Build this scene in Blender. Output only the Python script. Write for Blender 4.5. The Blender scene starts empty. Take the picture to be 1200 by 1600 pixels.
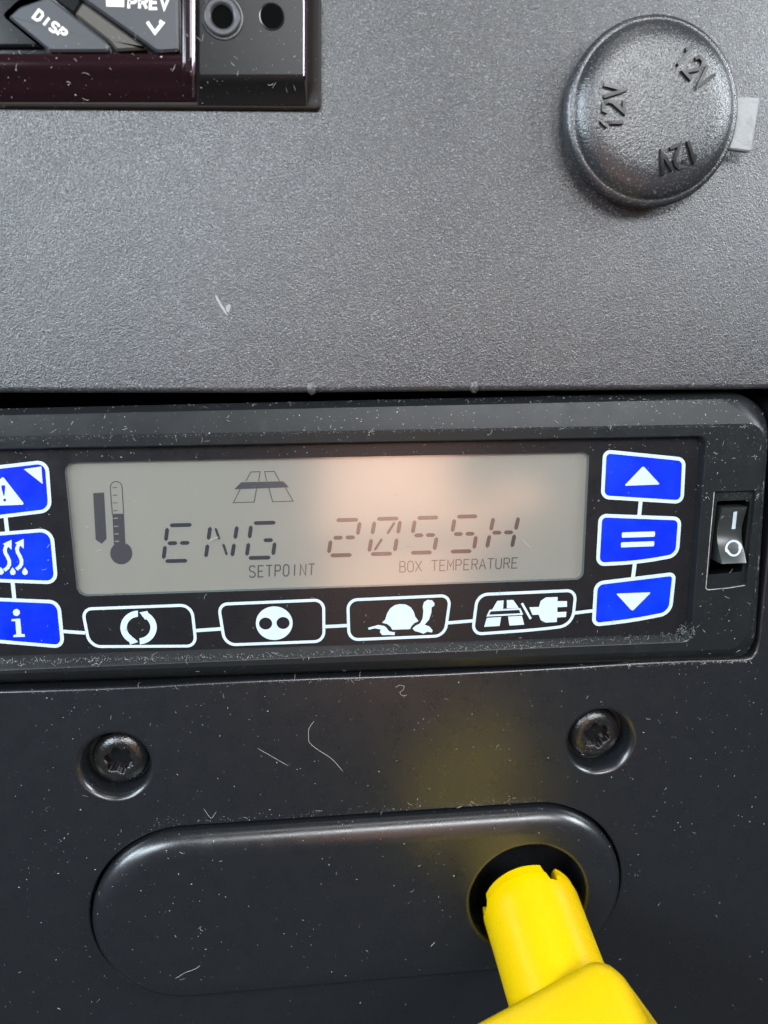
import bpy, bmesh, math, random
from mathutils import Vector, Matrix
from mathutils.geometry import delaunay_2d_cdt

random.seed(7)
SC = bpy.context.scene
COL = SC.collection
S = 0.001                      # the scene is laid out in millimetres

# ------------------------------------------------------------------ camera
# dashboard frame: u right, v up, h out of the panel (towards the driver); world = (u, -h, v)
F = 1200.0
D_ = Vector((478 - 600, 567 - 800, F)).normalized()          # panel inward normal seen from the lens
U_ = Vector((11800, -400, F))
U_ = (U_ - U_.dot(D_) * D_).normalized()
V_ = D_.cross(U_)                                             # panel "down"
LDIST = 156.0
CU, CV, CH = -LDIST * U_.z, LDIST * V_.z, LDIST * D_.z

cam_d = bpy.data.cameras.new('camera')
cam = bpy.data.objects.new('camera', cam_d)
COL.objects.link(cam)
cam_d.sensor_fit = 'HORIZONTAL'
cam_d.sensor_width = 36.0
cam_d.lens = 36.0
cam_d.clip_start = 0.005
cam_d.clip_end = 20.0
right = Vector((U_.x, D_.x, -V_.x))
down = Vector((U_.y, D_.y, -V_.y))
fwd = Vector((U_.z, D_.z, -V_.z))
m = Matrix.Identity(4)
for i in range(3):
    m[i][0] = right[i]; m[i][1] = -down[i]; m[i][2] = -fwd[i]
m[0][3], m[1][3], m[2][3] = CU * S, -CH * S, CV * S
cam.matrix_world = m
cam_d.dof.use_dof = True
cam_d.dof.focus_distance = 0.158
cam_d.dof.aperture_fstop = 26.0
SC.camera = cam

# ------------------------------------------------------------------ world, window and added light, exposure
world = bpy.data.worlds.new('World')
SC.world = world
world.use_nodes = True
bg = world.node_tree.nodes['Background']
bg.inputs['Color'].default_value = (0.80, 0.90, 1.0, 1)
bg.inputs['Strength'].default_value = 0.11

def area_lamp(name, loc, target, sx, sy, power, color):
    d = bpy.data.lights.new(name, 'AREA')
    d.shape = 'RECTANGLE'; d.size = sx; d.size_y = sy
    d.energy = power; d.color = color
    o = bpy.data.objects.new(name, d)
    COL.objects.link(o)
    o.location = loc
    o.rotation_euler = (Vector(target) - Vector(loc)).to_track_quat('-Z', 'Y').to_euler()
    return o
# cab windows: one to either side, the windscreen high up; the other lamps are added
area_lamp('left_window_light', (-0.50, -0.60, 0.27), (0, 0, 0.02), 0.40, 0.22, 5.4, (0.80, 0.91, 1.0))
area_lamp('left_quarter_window_light', (-0.88, -0.36, 0.34), (0, 0, -0.05), 0.26, 0.30, 6.5, (0.76, 0.89, 1.0))  # added lamp, gives the glint on the pad's upper left corner
area_lamp('right_window_light', (0.84, -0.40, 0.40), (0, 0, 0), 0.36, 0.34, 7.6, (0.88, 0.95, 1.0))
area_lamp('overhead_fill_light', (0.08, -0.38, 0.80), (0, 0, 0.03), 0.40, 0.16, 1.0, (1.0, 0.96, 0.90))  # added soft fill from overhead, not a window
area_lamp('windscreen_light', (0.05, 0.30, 0.75), (0.03, -0.26, -0.05), 0.60, 0.40, 42.0, (1.0, 0.98, 0.95))
area_lamp('rear_sheen_light', (0.20, -0.76, 0.42), (0, 0, 0.03), 0.55, 0.19, 6.4, (0.96, 0.98, 1.0))  # added lamp behind the lens for the upper panel's sheen

vs = SC.view_settings
vs.view_transform = 'Standard'
vs.look = 'None'
vs.exposure = 0.0
vs.gamma = 1.0
vs.use_curve_mapping = False
SC.cycles.use_denoising = True
SC.cycles.max_bounces = 8
SC.cycles.transparent_max_bounces = 12

# ------------------------------------------------------------------ helpers
def U(px, py, h=0.0):
    """point of the dashboard (mm) that lies at height h under photograph pixel px, py"""
    r = Vector(((px - 600) / F, (py - 800) / F, 1.0))
    ru, rv, rd = r.dot(U_), -r.dot(V_), r.dot(D_)
    t = (CH - h) / rd
    return Vector((CU + t * ru, CV + t * rv, h))

def mmpp(px, py, h=0.0):
    a = U(px - 5, py, h); b = U(px + 5, py, h); c = U(px, py - 5, h); d = U(px, py + 5, h)
    return ((a - b).length + (c - d).length) / 20

def W(p):
    return Vector((p[0] * S, -p[2] * S, p[1] * S))

def lerp(a, b, t):
    return a + (b - a) * t

def rq(c, r, n=5):
    """rounded polygon from px corners; r one radius or one per corner"""
    out = []
    N = len(c)
    for i in range(N):
        p = Vector(c[i]); a = Vector(c[i - 1]); b = Vector(c[(i + 1) % N])
        rr = r[i] if isinstance(r, (list, tuple)) else r
        if rr <= 0.01:
            for k in range(n + 1): out.append(p.copy())
            continue
        da = (a - p).normalized() * rr; db = (b - p).normalized() * rr
        for k in range(n + 1):
            t = k / n
            w0, w1, w2 = (1 - t) ** 2, 2 * t * (1 - t) * 0.72, t * t
            out.append(((p + da) * w0 + p * w1 + (p + db) * w2) / (w0 + w1 + w2))
    return out

def px_loop(loop, h):
    return [U(p[0], p[1], h) for p in loop]

def resample(loop, n):
    L = [0.0]
    N = len(loop)
    for i in range(N):
        L.append(L[-1] + (loop[(i + 1) % N] - loop[i]).length)
    out = []
    j = 0
    for k in range(n):
        d = L[-1] * k / n
        while L[j + 1] < d: j += 1
        seg = L[j + 1] - L[j]
        t = (d - L[j]) / seg if seg > 1e-9 else 0
        out.append(loop[j].lerp(loop[(j + 1) % N], t))
    return out

class MB:
    def __init__(s):
        s.v = []; s.f = []
    def add(s, vs_, fs):
        b = len(s.v)
        s.v += [Vector(v) for v in vs_]
        s.f += [tuple(i + b for i in f) for f in fs]
        return s
    def loft(s, rings, cap0=False, cap1=False, closed=True):
        n = len(rings[0])
        vs_ = [p for r in rings for p in r]
        fs = []
        for k in range(len(rings) - 1):
            for i in range(n if closed else n - 1):
                j = (i + 1) % n
                fs.append((k * n + i, k * n + j, (k + 1) * n + j, (k + 1) * n + i))
        if cap0: fs.append(tuple(range(n))[::-1])
        if cap1: fs.append(tuple((len(rings) - 1) * n + i for i in range(n)))
        return s.add(vs_, fs)
    def prism(s, loop, depth, bev=0.0):
        """loop of mm points on its top; walls go depth inward"""
        low = [Vector((p[0], p[1], p[2] - depth)) for p in loop]
        if bev > 0:
            c = sum(loop, Vector()) / len(loop)
            mid = [Vector((p[0], p[1], p[2] - bev)) for p in loop]
            top = offset(loop, -bev)
            return s.loft([low, mid, top], False, True)
        return s.loft([low, loop], False, True)
    def cdt(s, outer, holes, h):
        vs_ = [Vector((p[0], p[1])) for p in outer]
        ed = [(i, (i + 1) % len(outer)) for i in range(len(outer))]
        for hl in holes:
            b = len(vs_)
            vs_ += [Vector((p[0], p[1])) for p in hl]
            ed += [(b + i, b + (i + 1) % len(hl)) for i in range(len(hl))]
        ov, oe, of, _, _, _ = delaunay_2d_cdt(vs_, ed, [], 0, 1e-5)
        def inside(p, loop):
            c = False
            for i in range(len(loop)):
                a = loop[i]; b_ = loop[i - 1]
                if (a[1] > p[1]) != (b_[1] > p[1]) and p[0] < (b_[0] - a[0]) * (p[1] - a[1]) / (b_[1] - a[1]) + a[0]:
                    c = not c
            return c
        fs = []
        for f in of:
            c = sum((ov[i] for i in f), Vector((0, 0))) / len(f)
            if inside(c, outer) and not any(inside(c, hl) for hl in holes):
                fs.append(tuple(f))
        hh = h if callable(h) else (lambda x, y: h)
        return s.add([Vector((p[0], p[1], hh(p[0], p[1]))) for p in ov], fs)
    def ribbon(s, pts, width, depth, closed=False):
        """flat stroke along mm points"""
        n = len(pts)
        L_, R_ = [], []
        for i in range(n):
            p = pts[i]
            a = pts[i - 1] if (i > 0 or closed) else None
            b = pts[(i + 1) % n] if (i < n - 1 or closed) else None
            d1 = Vector((p[0] - a[0], p[1] - a[1])).normalized() if a is not None else None
            d2 = Vector((b[0] - p[0], b[1] - p[1])).normalized() if b is not None else None
            if d1 is None: d1 = d2
            if d2 is None: d2 = d1
            t = (d1 + d2)
            t = t.normalized() if t.length > 1e-4 else d1
            nn = Vector((-t.y, t.x))
            k = width / 2 / max(0.45, abs(nn.dot(Vector((-d1.y, d1.x)))))
            L_.append(Vector((p[0] + nn.x * k, p[1] + nn.y * k, p[2])))
            R_.append(Vector((p[0] - nn.x * k, p[1] - nn.y * k, p[2])))
        Ll = [Vector((q[0], q[1], q[2] - depth)) for q in L_]
        Rl = [Vector((q[0], q[1], q[2] - depth)) for q in R_]
        vs_ = L_ + R_ + Ll + Rl
        fs = []
        for i in range(n if closed else n - 1):
            j = (i + 1) % n
            fs.append((i, n + i, n + j, j))
            fs.append((2 * n + i, i, j, 2 * n + j))
            fs.append((n + i, 3 * n + i, 3 * n + j, n + j))
        if not closed:
            fs.append((0, 2 * n, 3 * n, n)); fs.append((n - 1, 2 * n - 1, 4 * n - 1, 3 * n - 1))
        return s.add(vs_, fs)
    def lathe(s, c, prof, seg=64, frame=None, cap=True):
        if frame is None: frame = (Vector((1, 0, 0)), Vector((0, 1, 0)), Vector((0, 0, 1)))
        e1, e2, a = frame
        rings = []
        for r, h in prof:
            rings.append([c + e1 * (r * math.cos(2 * math.pi * i / seg)) + e2 * (r * math.sin(2 * math.pi * i / seg)) + a * h for i in range(seg)])
        return s.loft(rings, False, cap)
    def tube(s, pts, r, sides=5):
        rings = []
        n = len(pts)
        for i, p in enumerate(pts):
            t = (pts[min(i + 1, n - 1)] - pts[max(i - 1, 0)]).normalized()
            x = t.cross(Vector((0.1, 0.2, 1))).normalized(); y = t.cross(x)
            rr = r * (0.35 if i in (0, n - 1) else 1)
            rings.append([p + (x * math.cos(2 * math.pi * k / sides) + y * math.sin(2 * math.pi * k / sides)) * rr for k in range(sides)])
        return s.loft(rings, True, True)
    def build(s, name, mat, parent=None, org=None, smooth=40, up=False, front=False):
        """ONE mesh object; vertices relative to the thing's origin (mm)"""
        o0 = org if org is not None else (Vector(parent['_o']) if parent is not None else Vector((0, 0, 0)))
        me = bpy.data.meshes.new(name)
        me.from_pydata([W(p - o0) for p in s.v], [], s.f)
        bm = bmesh.new(); bm.from_mesh(me)
        bmesh.ops.remove_doubles(bm, verts=bm.verts, dist=1e-7)
        bmesh.ops.recalc_face_normals(bm, faces=bm.faces)
        bm.normal_update()
        if front:
            for f in bm.faces:
                if f.normal.y > 0.2: f.normal_flip()
        if up:
            if sum(f.normal.y * f.calc_area() for f in bm.faces) > 0:
                bmesh.ops.reverse_faces(bm, faces=bm.faces)
        for f in bm.faces: f.smooth = abs(f.normal.y) < 0.99995
        lim = math.radians(smooth)
        for e in bm.edges:
            if len(e.link_faces) == 2 and e.link_faces[0].normal.angle(e.link_faces[1].normal, 0) > lim:
                e.smooth = False
        bm.to_mesh(me); bm.free()
        me.materials.append(mat)
        o = bpy.data.objects.new(name, me)
        COL.objects.link(o)
        o['_o'] = tuple(o0)
        if parent is not None:
            o.parent = parent
        elif org is not None:
            o.location = W(o0)
        return o

def offset(loop, d):
    """offset a closed mm loop outward (d>0) in the panel plane"""
    n = len(loop)
    area = sum(loop[i - 1][0] * loop[i][1] - loop[i][0] * loop[i - 1][1] for i in range(n))
    sg = 1 if area > 0 else -1
    out = []
    for i in range(n):
        a, p, b = loop[i - 1], loop[i], loop[(i + 1) % n]
        d1 = Vector((p[0] - a[0], p[1] - a[1])); d2 = Vector((b[0] - p[0], b[1] - p[1]))
        if d1.length < 1e-7: d1 = d2
        if d2.length < 1e-7: d2 = d1
        if d1.length < 1e-7: out.append(p.copy()); continue
        d1.normalize(); d2.normalize()
        t = (d1 + d2)
        t = t.normalized() if t.length > 1e-5 else d1
        nn = Vector((t.y, -t.x)) * sg
        k = d / max(0.5, nn.dot(Vector((d1.y, -d1.x)) * sg))
        out.append(Vector((p[0] + nn.x * k, p[1] + nn.y * k, p[2])))
    return out

def circle(c, r, n=48, ry=None, h=None):
    ry = r if ry is None else ry
    return [Vector((c[0] + r * math.cos(2 * math.pi * i / n), c[1] + ry * math.sin(2 * math.pi * i / n), c[2] if h is None else h)) for i in range(n)]

def tag(o, label=None, cat=None, group=None, kind=None):
    if label: o['label'] = label
    if cat: o['category'] = cat
    if group: o['group'] = group
    if kind: o['kind'] = kind
    return o

def thing(name, org, label, cat, group=None):
    o = bpy.data.objects.new(name, None)
    o.empty_display_size = 0.01
    COL.objects.link(o)
    o.location = W(org)
    o['_o'] = tuple(org)
    return tag(o, label, cat, group)

# ------------------------------------------------------------------ materials
def mat(name, col, rough=0.5, spec=0.5, metal=0.0, grain=None, speck=None, wear=None, coat=0.0, rvar=0.0, tint=None, glint_streak=None):
    """grain=(scale per metre, bump strength, distance); speck=(scale, threshold, colour); wear=(scale, lo, hi, colour)"""
    mt = bpy.data.materials.new(name)
    mt.use_nodes = True
    nt = mt.node_tree; N = nt.nodes; Lk = nt.links
    p = N['Principled BSDF']
    p.inputs['Base Color'].default_value = (*col, 1)
    p.inputs['Roughness'].default_value = rough
    p.inputs['Specular IOR Level'].default_value = spec
    p.inputs['Metallic'].default_value = metal
    p.inputs['Coat Weight'].default_value = coat
    p.inputs['Coat Roughness'].default_value = 0.08
    tc = N.new('ShaderNodeNewGeometry')
    cur = None
    def noise(scale, det=2.0, rg=0.5):
        n = N.new('ShaderNodeTexNoise'); n.inputs['Scale'].default_value = scale
        n.inputs['Detail'].default_value = det; n.inputs['Roughness'].default_value = rg
        Lk.new(tc.outputs['Position'], n.inputs['Vector'])
        return n
    def ramp(src, lo, hi):
        r = N.new('ShaderNodeMapRange')
        r.inputs['From Min'].default_value = lo; r.inputs['From Max'].default_value = hi
        r.clamp = True
        Lk.new(src, r.inputs['Value'])
        return r.outputs['Result']
    def mix(fac, a, b):
        mx = N.new('ShaderNodeMix'); mx.data_type = 'RGBA'
        Lk.new(fac, mx.inputs['Factor'])
        if isinstance(a, tuple): mx.inputs['A'].default_value = (*a, 1)
        else: Lk.new(a, mx.inputs['A'])
        mx.inputs['B'].default_value = (*b, 1)
        return mx.outputs['Result']
    cur = col
    if tint:
        cur = mix(ramp(noise(tint[0], 4, 0.6).outputs['Fac'], 0.35, 0.65), cur, tint[1])
    if wear:
        cur = mix(ramp(noise(wear[0], 5, 0.65).outputs['Fac'], wear[1], wear[2]), cur, wear[3])
    if glint_streak:  # pale streaks in the base colour, painted sparkle of the grain
        mp = N.new('ShaderNodeMapping')
        mp.inputs['Rotation'].default_value = (0, math.radians(glint_streak[3]), 0)
        mp.inputs['Scale'].default_value = (1.0, 1.0, glint_streak[4])
        Lk.new(tc.outputs['Position'], mp.inputs['Vector'])
        sn = N.new('ShaderNodeTexNoise'); sn.inputs['Scale'].default_value = glint_streak[0]; sn.inputs['Detail'].default_value = 2.0
        Lk.new(mp.outputs['Vector'], sn.inputs['Vector'])
        cur = mix(ramp(sn.outputs['Fac'], glint_streak[1], glint_streak[2]), cur, glint_streak[5])
    if speck:
        cur = mix(ramp(noise(speck[0], 1.5).outputs['Fac'], speck[1], speck[1] + 0.05), cur, speck[2])
    if not isinstance(cur, tuple):
        Lk.new(cur, p.inputs['Base Color'])
    if rvar:
        r = N.new('ShaderNodeMapRange')
        r.inputs['From Min'].default_value = 0.3; r.inputs['From Max'].default_value = 0.7
        r.inputs['To Min'].default_value = rough - rvar; r.inputs['To Max'].default_value = rough + rvar
        Lk.new(noise(220, 6, 0.7).outputs['Fac'], r.inputs['Value'])
        Lk.new(r.outputs['Result'], p.inputs['Roughness'])
    if grain:
        b = N.new('ShaderNodeBump')
        b.inputs['Strength'].default_value = grain[1]
        b.inputs['Distance'].default_value = grain[2]
        n1 = noise(grain[0], 3.0, 0.6)
        h = n1.outputs['Fac']
        if len(grain) > 3:
            v = N.new('ShaderNodeTexVoronoi'); v.feature = 'F1'
            v.inputs['Scale'].default_value = grain[3]
            mp = N.new('ShaderNodeMapping'); mp.vector_type = 'POINT'
            mp.inputs['Rotation'].default_value = (0, math.radians(35), 0)
            mp.inputs['Scale'].default_value = (1.5, 1, 0.85)
            # irregular cells: warp the position a little with noise
            nv = N.new('ShaderNodeTexNoise'); nv.inputs['Scale'].default_value = grain[3] * 0.8
            Lk.new(tc.outputs['Position'], nv.inputs['Vector'])
            sc = N.new('ShaderNodeVectorMath'); sc.operation = 'MULTIPLY_ADD'
            sc.inputs[1].default_value = (0.0012,) * 3
            Lk.new(nv.outputs['Color'], sc.inputs[0]); Lk.new(tc.outputs['Position'], sc.inputs[2])
            Lk.new(sc.outputs['Vector'], mp.inputs['Vector'])
            Lk.new(mp.outputs['Vector'], v.inputs['Vector'])
            ad = N.new('ShaderNodeMath'); ad.operation = 'ADD'
            Lk.new(n1.outputs['Fac'], ad.inputs[0]); Lk.new(v.outputs['Distance'], ad.inputs[1])
            h = ad.outputs['Value']
        Lk.new(h, b.inputs['Height'])
        Lk.new(b.outputs['Normal'], p.inputs['Normal'])
    return mt

M = {}
M['upper'] = mat('grained_charcoal_plastic', (0.014, 0.0155, 0.020), 0.31, 1.0, grain=(3400, 0.28, 0.00034, 2500), tint=(60, (0.024, 0.024, 0.026)), glint_streak=(2500, 0.57, 0.72, 38, 2.0, (0.14, 0.148, 0.162)), rvar=0.05)
M['lower'] = mat('satin_black_plastic', (0.0095, 0.0105, 0.013), 0.29, 0.9, grain=(5200, 0.16, 0.00005), speck=(1500, 0.74, (0.12, 0.12, 0.12)), rvar=0.05)
M['bezel'] = mat('slate_black_plastic', (0.011, 0.0125, 0.014), 0.36, 0.32, grain=(4200, 0.2, 0.00006), speck=(1300, 0.75, (0.12, 0.12, 0.12)), rvar=0.06, wear=(140, 0.6, 0.9, (0.03, 0.031, 0.032)))
M['fascia'] = mat('black_membrane', (0.010, 0.010, 0.012), 0.30, 0.45, grain=(5200, 0.08, 0.00004), speck=(1300, 0.76, (0.15, 0.15, 0.15)), rvar=0.06)
M['shade_black'] = mat('cavity_shade_black', (0.004, 0.004, 0.004), 0.9, 0.0)  # near-black without sheen: shade of gaps and holes set as colour
M['white'] = mat('white_print', (0.53, 0.62, 0.68), 0.45, 0.4, tint=(150, (0.47, 0.56, 0.62)))
M['blue'] = mat('blue_print', (0.0, 0.014, 0.88), 0.40, 0.25, rvar=0.1, tint=(70, (0.0, 0.03, 0.90)))
M['lcd'] = mat('lcd_backing', (0.335, 0.32, 0.285), 0.6, 0.3, tint=(25, (0.355, 0.335, 0.30)))
M['lcdwall'] = mat('lcd_edge', (0.13, 0.16, 0.17), 0.35, 0.5)
M['ink'] = mat('lcd_ink', (0.022, 0.027, 0.042), 0.5, 0.3)
M['inkmid'] = mat('lcd_worn_ink', (0.06, 0.056, 0.068), 0.5, 0.3)
M['inkthin'] = mat('lcd_thin_ink', (0.06, 0.065, 0.08), 0.5, 0.3)
M['cap'] = mat('grained_black_rubber', (0.026, 0.027, 0.030), 0.25, 0.9, grain=(3000, 0.25, 0.0002, 2400), glint_streak=(1900, 0.58, 0.8, 38, 1.6, (0.15, 0.15, 0.155)))
M['letter'] = mat('side_shade_rubber', (0.008, 0.008, 0.009), 0.3, 0.5)  # darker than the cap: side shading of the raised letters put into the colour
M['radio_grey'] = mat('gloss_grey_plastic', (0.009, 0.009, 0.009), 0.30, 0.22, speck=(1200, 0.75, (0.4, 0.4, 0.38)), coat=0.0)
M['radio_black'] = mat('gloss_black_plastic', (0.007, 0.007, 0.008), 0.18, 0.5, coat=0.3)
M['wine'] = mat('gloss_wine_plastic', (0.013, 0.004, 0.006), 0.14, 0.4, coat=0.1, speck=(1100, 0.76, (0.5, 0.48, 0.42)))
M['button'] = mat('grey_button_plastic', (0.045, 0.047, 0.053), 0.36, 0.5, grain=(4000, 0.1, 0.00005))
M['bar'] = mat('taupe_button_plastic', (0.06, 0.055, 0.045), 0.38, 0.5, grain=(4000, 0.1, 0.00005))
M['rwhite'] = mat('legend_white', (0.75, 0.73, 0.68), 0.5, 0.4)
M['chrome'] = mat('bright_trim', (0.30, 0.24, 0.28), 0.25, 0.5, metal=1.0)
M['frame'] = mat('dusty_brown_frame', (0.014, 0.010, 0.008), 0.6, 0.3, speck=(1500, 0.70, (0.10, 0.08, 0.06)))
M['yellow'] = mat('yellow_plastic', (0.88, 0.58, 0.0), 0.26, 0.5, rvar=0.06, wear=(520, 0.70, 0.78, (0.50, 0.33, 0.01)), tint=(80, (0.89, 0.60, 0.0)))
M['screw'] = mat('black_oxide_steel', (0.012, 0.012, 0.012), 0.22, 0.8, grain=(1800, 0.6, 0.00015), wear=(1200, 0.68, 0.78, (0.16, 0.15, 0.13)))
M['rocker'] = mat('rocker_plastic', (0.03, 0.034, 0.034), 0.28, 0.5, speck=(1500, 0.74, (0.2, 0.2, 0.2)))
M['dust'] = mat('pale_dust', (0.22, 0.22, 0.21), 0.9, 0.1, tint=(900, (0.48, 0.47, 0.43)))
M['lint'] = mat('pale_lint', (0.36, 0.35, 0.32), 0.9, 0.1)
M['tab'] = mat('lit_grey_tab', (0.30, 0.31, 0.315), 0.4, 0.5, grain=(2400, 0.3, 0.0002), wear=(300, 0.5, 0.75, (0.2, 0.2, 0.2)))  # base lightened for the light falling on the tab from the right
M['skin'] = mat('skin', (0.62, 0.33, 0.215), 0.5, 0.4)

def glass_mat():
    mt = bpy.data.materials.new('display_window_glass')
    mt.use_nodes = True
    nt = mt.node_tree; N = nt.nodes; Lk = nt.links
    N.remove(N['Principled BSDF'])
    tr = N.new('ShaderNodeBsdfTransparent'); tr.inputs['Color'].default_value = (0.97, 0.985, 0.975, 1)
    gl = N.new('ShaderNodeBsdfGlossy'); gl.inputs['Roughness'].default_value = 0.17
    lw = N.new('ShaderNodeLayerWeight'); lw.inputs['Blend'].default_value = 0.5
    pw = N.new('ShaderNodeMath'); pw.operation = 'POWER'; pw.inputs[1].default_value = 4.0
    Lk.new(lw.outputs['Facing'], pw.inputs[0])
    fr = N.new('ShaderNodeMath'); fr.operation = 'MULTIPLY_ADD'; fr.inputs[1].default_value = 0.6; fr.inputs[2].default_value = 0.27
    Lk.new(pw.outputs['Value'], fr.inputs[0])
    mx = N.new('ShaderNodeMixShader')
    Lk.new(fr.outputs['Value'], mx.inputs['Fac'])
    Lk.new(tr.outputs['BSDF'], mx.inputs[1]); Lk.new(gl.outputs['BSDF'], mx.inputs[2])
    Lk.new(mx.outputs['Shader'], N['Material Output'].inputs['Surface'])
    return mt
M['glass'] = glass_mat()

# ------------------------------------------------------------------ lower dash panel (setting)
FX = (Vector((1, 0, 0)), Vector((0, 1, 0)), Vector((0, 0, 1)))
# opening round the controller
open_loop = [U(*p) for p in [(-190, 590), (1226, 590), (1212, 760), (1198, 900), (1188, 1000), (1184, 1020), (1176, 1030), (1164, 1032.5),
             (1080, 1034.5), (1000, 1038), (900, 1044.5), (800, 1050), (700, 1055), (600, 1059), (500, 1062), (400, 1066), (300, 1071), (235, 1075), (133, 1079), (0, 1083), (-180, 1090)]]
# stadium of the raised pad
pL, pR = U(295, 1426, 0), U(832, 1385, 0)
RP = 137.5 * mmpp(284, 1424)
def stadium(r, h, n=28):
    ax = (pR - pL).normalized(); ay = Vector((-ax.y, ax.x, 0))
    out = []
    for i in range(n + 1):
        t = math.pi / 2 + math.pi * i / n
        out.append(pL + ax * (r * math.cos(t)) + ay * (r * math.sin(t)))
    K = 14
    for i in range(1, K):
        out.append(lerp(pL, pR, i / K) - ay * r)
    for i in range(n + 1):
        t = -math.pi / 2 + math.pi * i / n
        out.append(pR + ax * (r * math.cos(t)) + ay * (r * math.sin(t)))
    for i in range(1, K):
        out.append(lerp(pR, pL, i / K) + ay * r)
    return [Vector((p.x, p.y, h)) for p in out]

BORES = [((180, 1197), 60.5, (186, 1188)), ((938, 1158), 54.5, (932, 1149))]
bore_c = [U(*b[0]) for b in BORES]
bore_r = [b[1] * mmpp(*b[0]) * (0.97 if i == 0 else 1.0) for i, b in enumerate(BORES)]
outer = [U(*p) for p in [(-1000, 560), (2300, 560), (2300, 2400), (-1000, 2400)]]
lp = MB()
lp.cdt(outer, [open_loop] + [circle(c, r, 64) for c, r in zip(bore_c, bore_r)] + [stadium(RP + 1.0, 0)], 0.0)
lower = tag(lp.build('lower_dash_panel', M['lower'], up=True), kind='structure')
# rolled edge of the opening
mb = MB()
rings = []
for off_, h in [(0, 0), (-0.18, -0.05), (-0.42, -0.3), (-0.5, -0.8), (-0.5, -9)]:
    rings.append([Vector((p.x, p.y, h)) for p in offset(open_loop, off_)])
mb.loft(rings)
mb.build('opening_edge', M['lower'], lower, smooth=60)
# groove round the pad
mb = MB()
mb.loft([stadium(RP + 1.0, 0), stadium(RP + 0.86, -0.03), stadium(RP + 0.74, -0.14), stadium(RP + 0.68, -0.32), stadium(RP + 0.66, -4)])
mb.build('pad_groove', M['lower'], lower, smooth=60)
# screw recesses
for c, r in zip(bore_c, bore_r):
    mb = MB()
    prof = [(r, 0), (r - 0.12, -0.03), (r - 0.38, -0.16), (r - 0.72, -0.48), (r - 0.98, -0.95), (r - 1.12, -1.6), (r - 1.2, -3.4), (r - 1.5, -5.2), (0.5, -5.3)]
    mb.lathe(c, prof, 64)
    mb.build('screw_recess', M['lower'], lower, smooth=50)
# raised pad
HOLE_H = 3.3
hc = U(826, 1406, HOLE_H); hr = 86.5 * mmpp(823, 1406, HOLE_H)
mb = MB()
prof = [(0.0, -4), (0.0, 0.3), (-0.1, 0.8), (-0.4, 1.45), (-0.9, 2.05), (-1.6, 2.55), (-2.5, 2.95), (-3.6, 3.2), (-4.8, HOLE_H), (-5.6, HOLE_H)]
mb.loft([stadium(RP + a, h) for a, h in prof])
mb.cdt(stadium(RP - 5.6, HOLE_H), [circle(hc, hr + 0.9, 64)], HOLE_H)
hp = [(hr + 0.9, 0.0), (hr + 0.5, -0.06), (hr + 0.15, -0.3), (hr, -0.8), (hr - 0.1, -14), (0.5, -14)]
pad = mb.build('raised_pad', M['lower'], lower, smooth=50, front=True)
mb = MB(); mb.lathe(hc, hp, 64)
mb.build('key_hole', M['lower'], pad, smooth=50)
# black sheet behind the openings, their darkness put into its colour
mb = MB()
mb.cdt([U(*p) for p in [(-1020, 520), (2320, 520), (2320, 2420), (-1020, 2420)]],
       [stadium(RP - 2, 0)], -9.5)
tag(mb.build('shade_sheet', M['shade_black'], up=True), kind='structure')

# ------------------------------------------------------------------ upper dash panel (setting)
edge = [(-1000, 615), (-260, 614.5), (0, 614), (400, 614.5), (560, 613), (700, 611.5), (900, 610.5), (1200, 608), (1330, 607), (2300, 603)]
UH = 3.0
def upline(dy, h, dh=0):
    return [U(x, y, UH) + Vector((0, dy, dh)) for x, y in edge]
mb = MB()
top_line = [Vector((p.x, p.y, UH)) for p in [U(x, -700, UH) for x, y in edge]]
rows = [top_line]
for k in range(1, 8):
    rows.append([a.lerp(b, k / 8) for a, b in zip(top_line, upline(1.1, UH))])
rows += [upline(1.1, UH), upline(0.6, UH, -0.06), upline(0.25, UH, -0.25), upline(0.05, UH, -0.6), upline(0, UH, -1.0), upline(0, UH, -12)]
mb.loft(rows, closed=False)
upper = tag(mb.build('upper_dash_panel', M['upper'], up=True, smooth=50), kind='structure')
for px, py, s_ in [(487, 606, 1.3), (741, 604, 1.25)]:
    c = U(px, py, UH)
    mb = MB()
    rings = []
    for k in range(6):
        t = k / 5
        r = s_ * math.cos(t * math.pi / 2) + 0.02
        rings.append([c + Vector((r * 0.75 * math.cos(a), r * 1.05 * math.sin(a), 0.45 * math.sin(t * math.pi / 2) - 0.05)) for a in [2 * math.pi * i / 20 for i in range(20)]])
    mb.loft(rings, False, True)
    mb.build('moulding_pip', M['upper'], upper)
# pale gouge in the grain
mb = MB()
for g in ([(336, 460), (339, 462), (344, 471), (350, 481), (356, 493), (353, 492), (346, 482), (340, 472), (337, 466)], [(352, 480), (358, 474), (361, 478), (357, 489), (354, 486)]):
    mb.prism([U(x, y, UH + 0.05) for x, y in g], 0.1)
mb.build('gouge_mark', M['tab'], upper)

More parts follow.
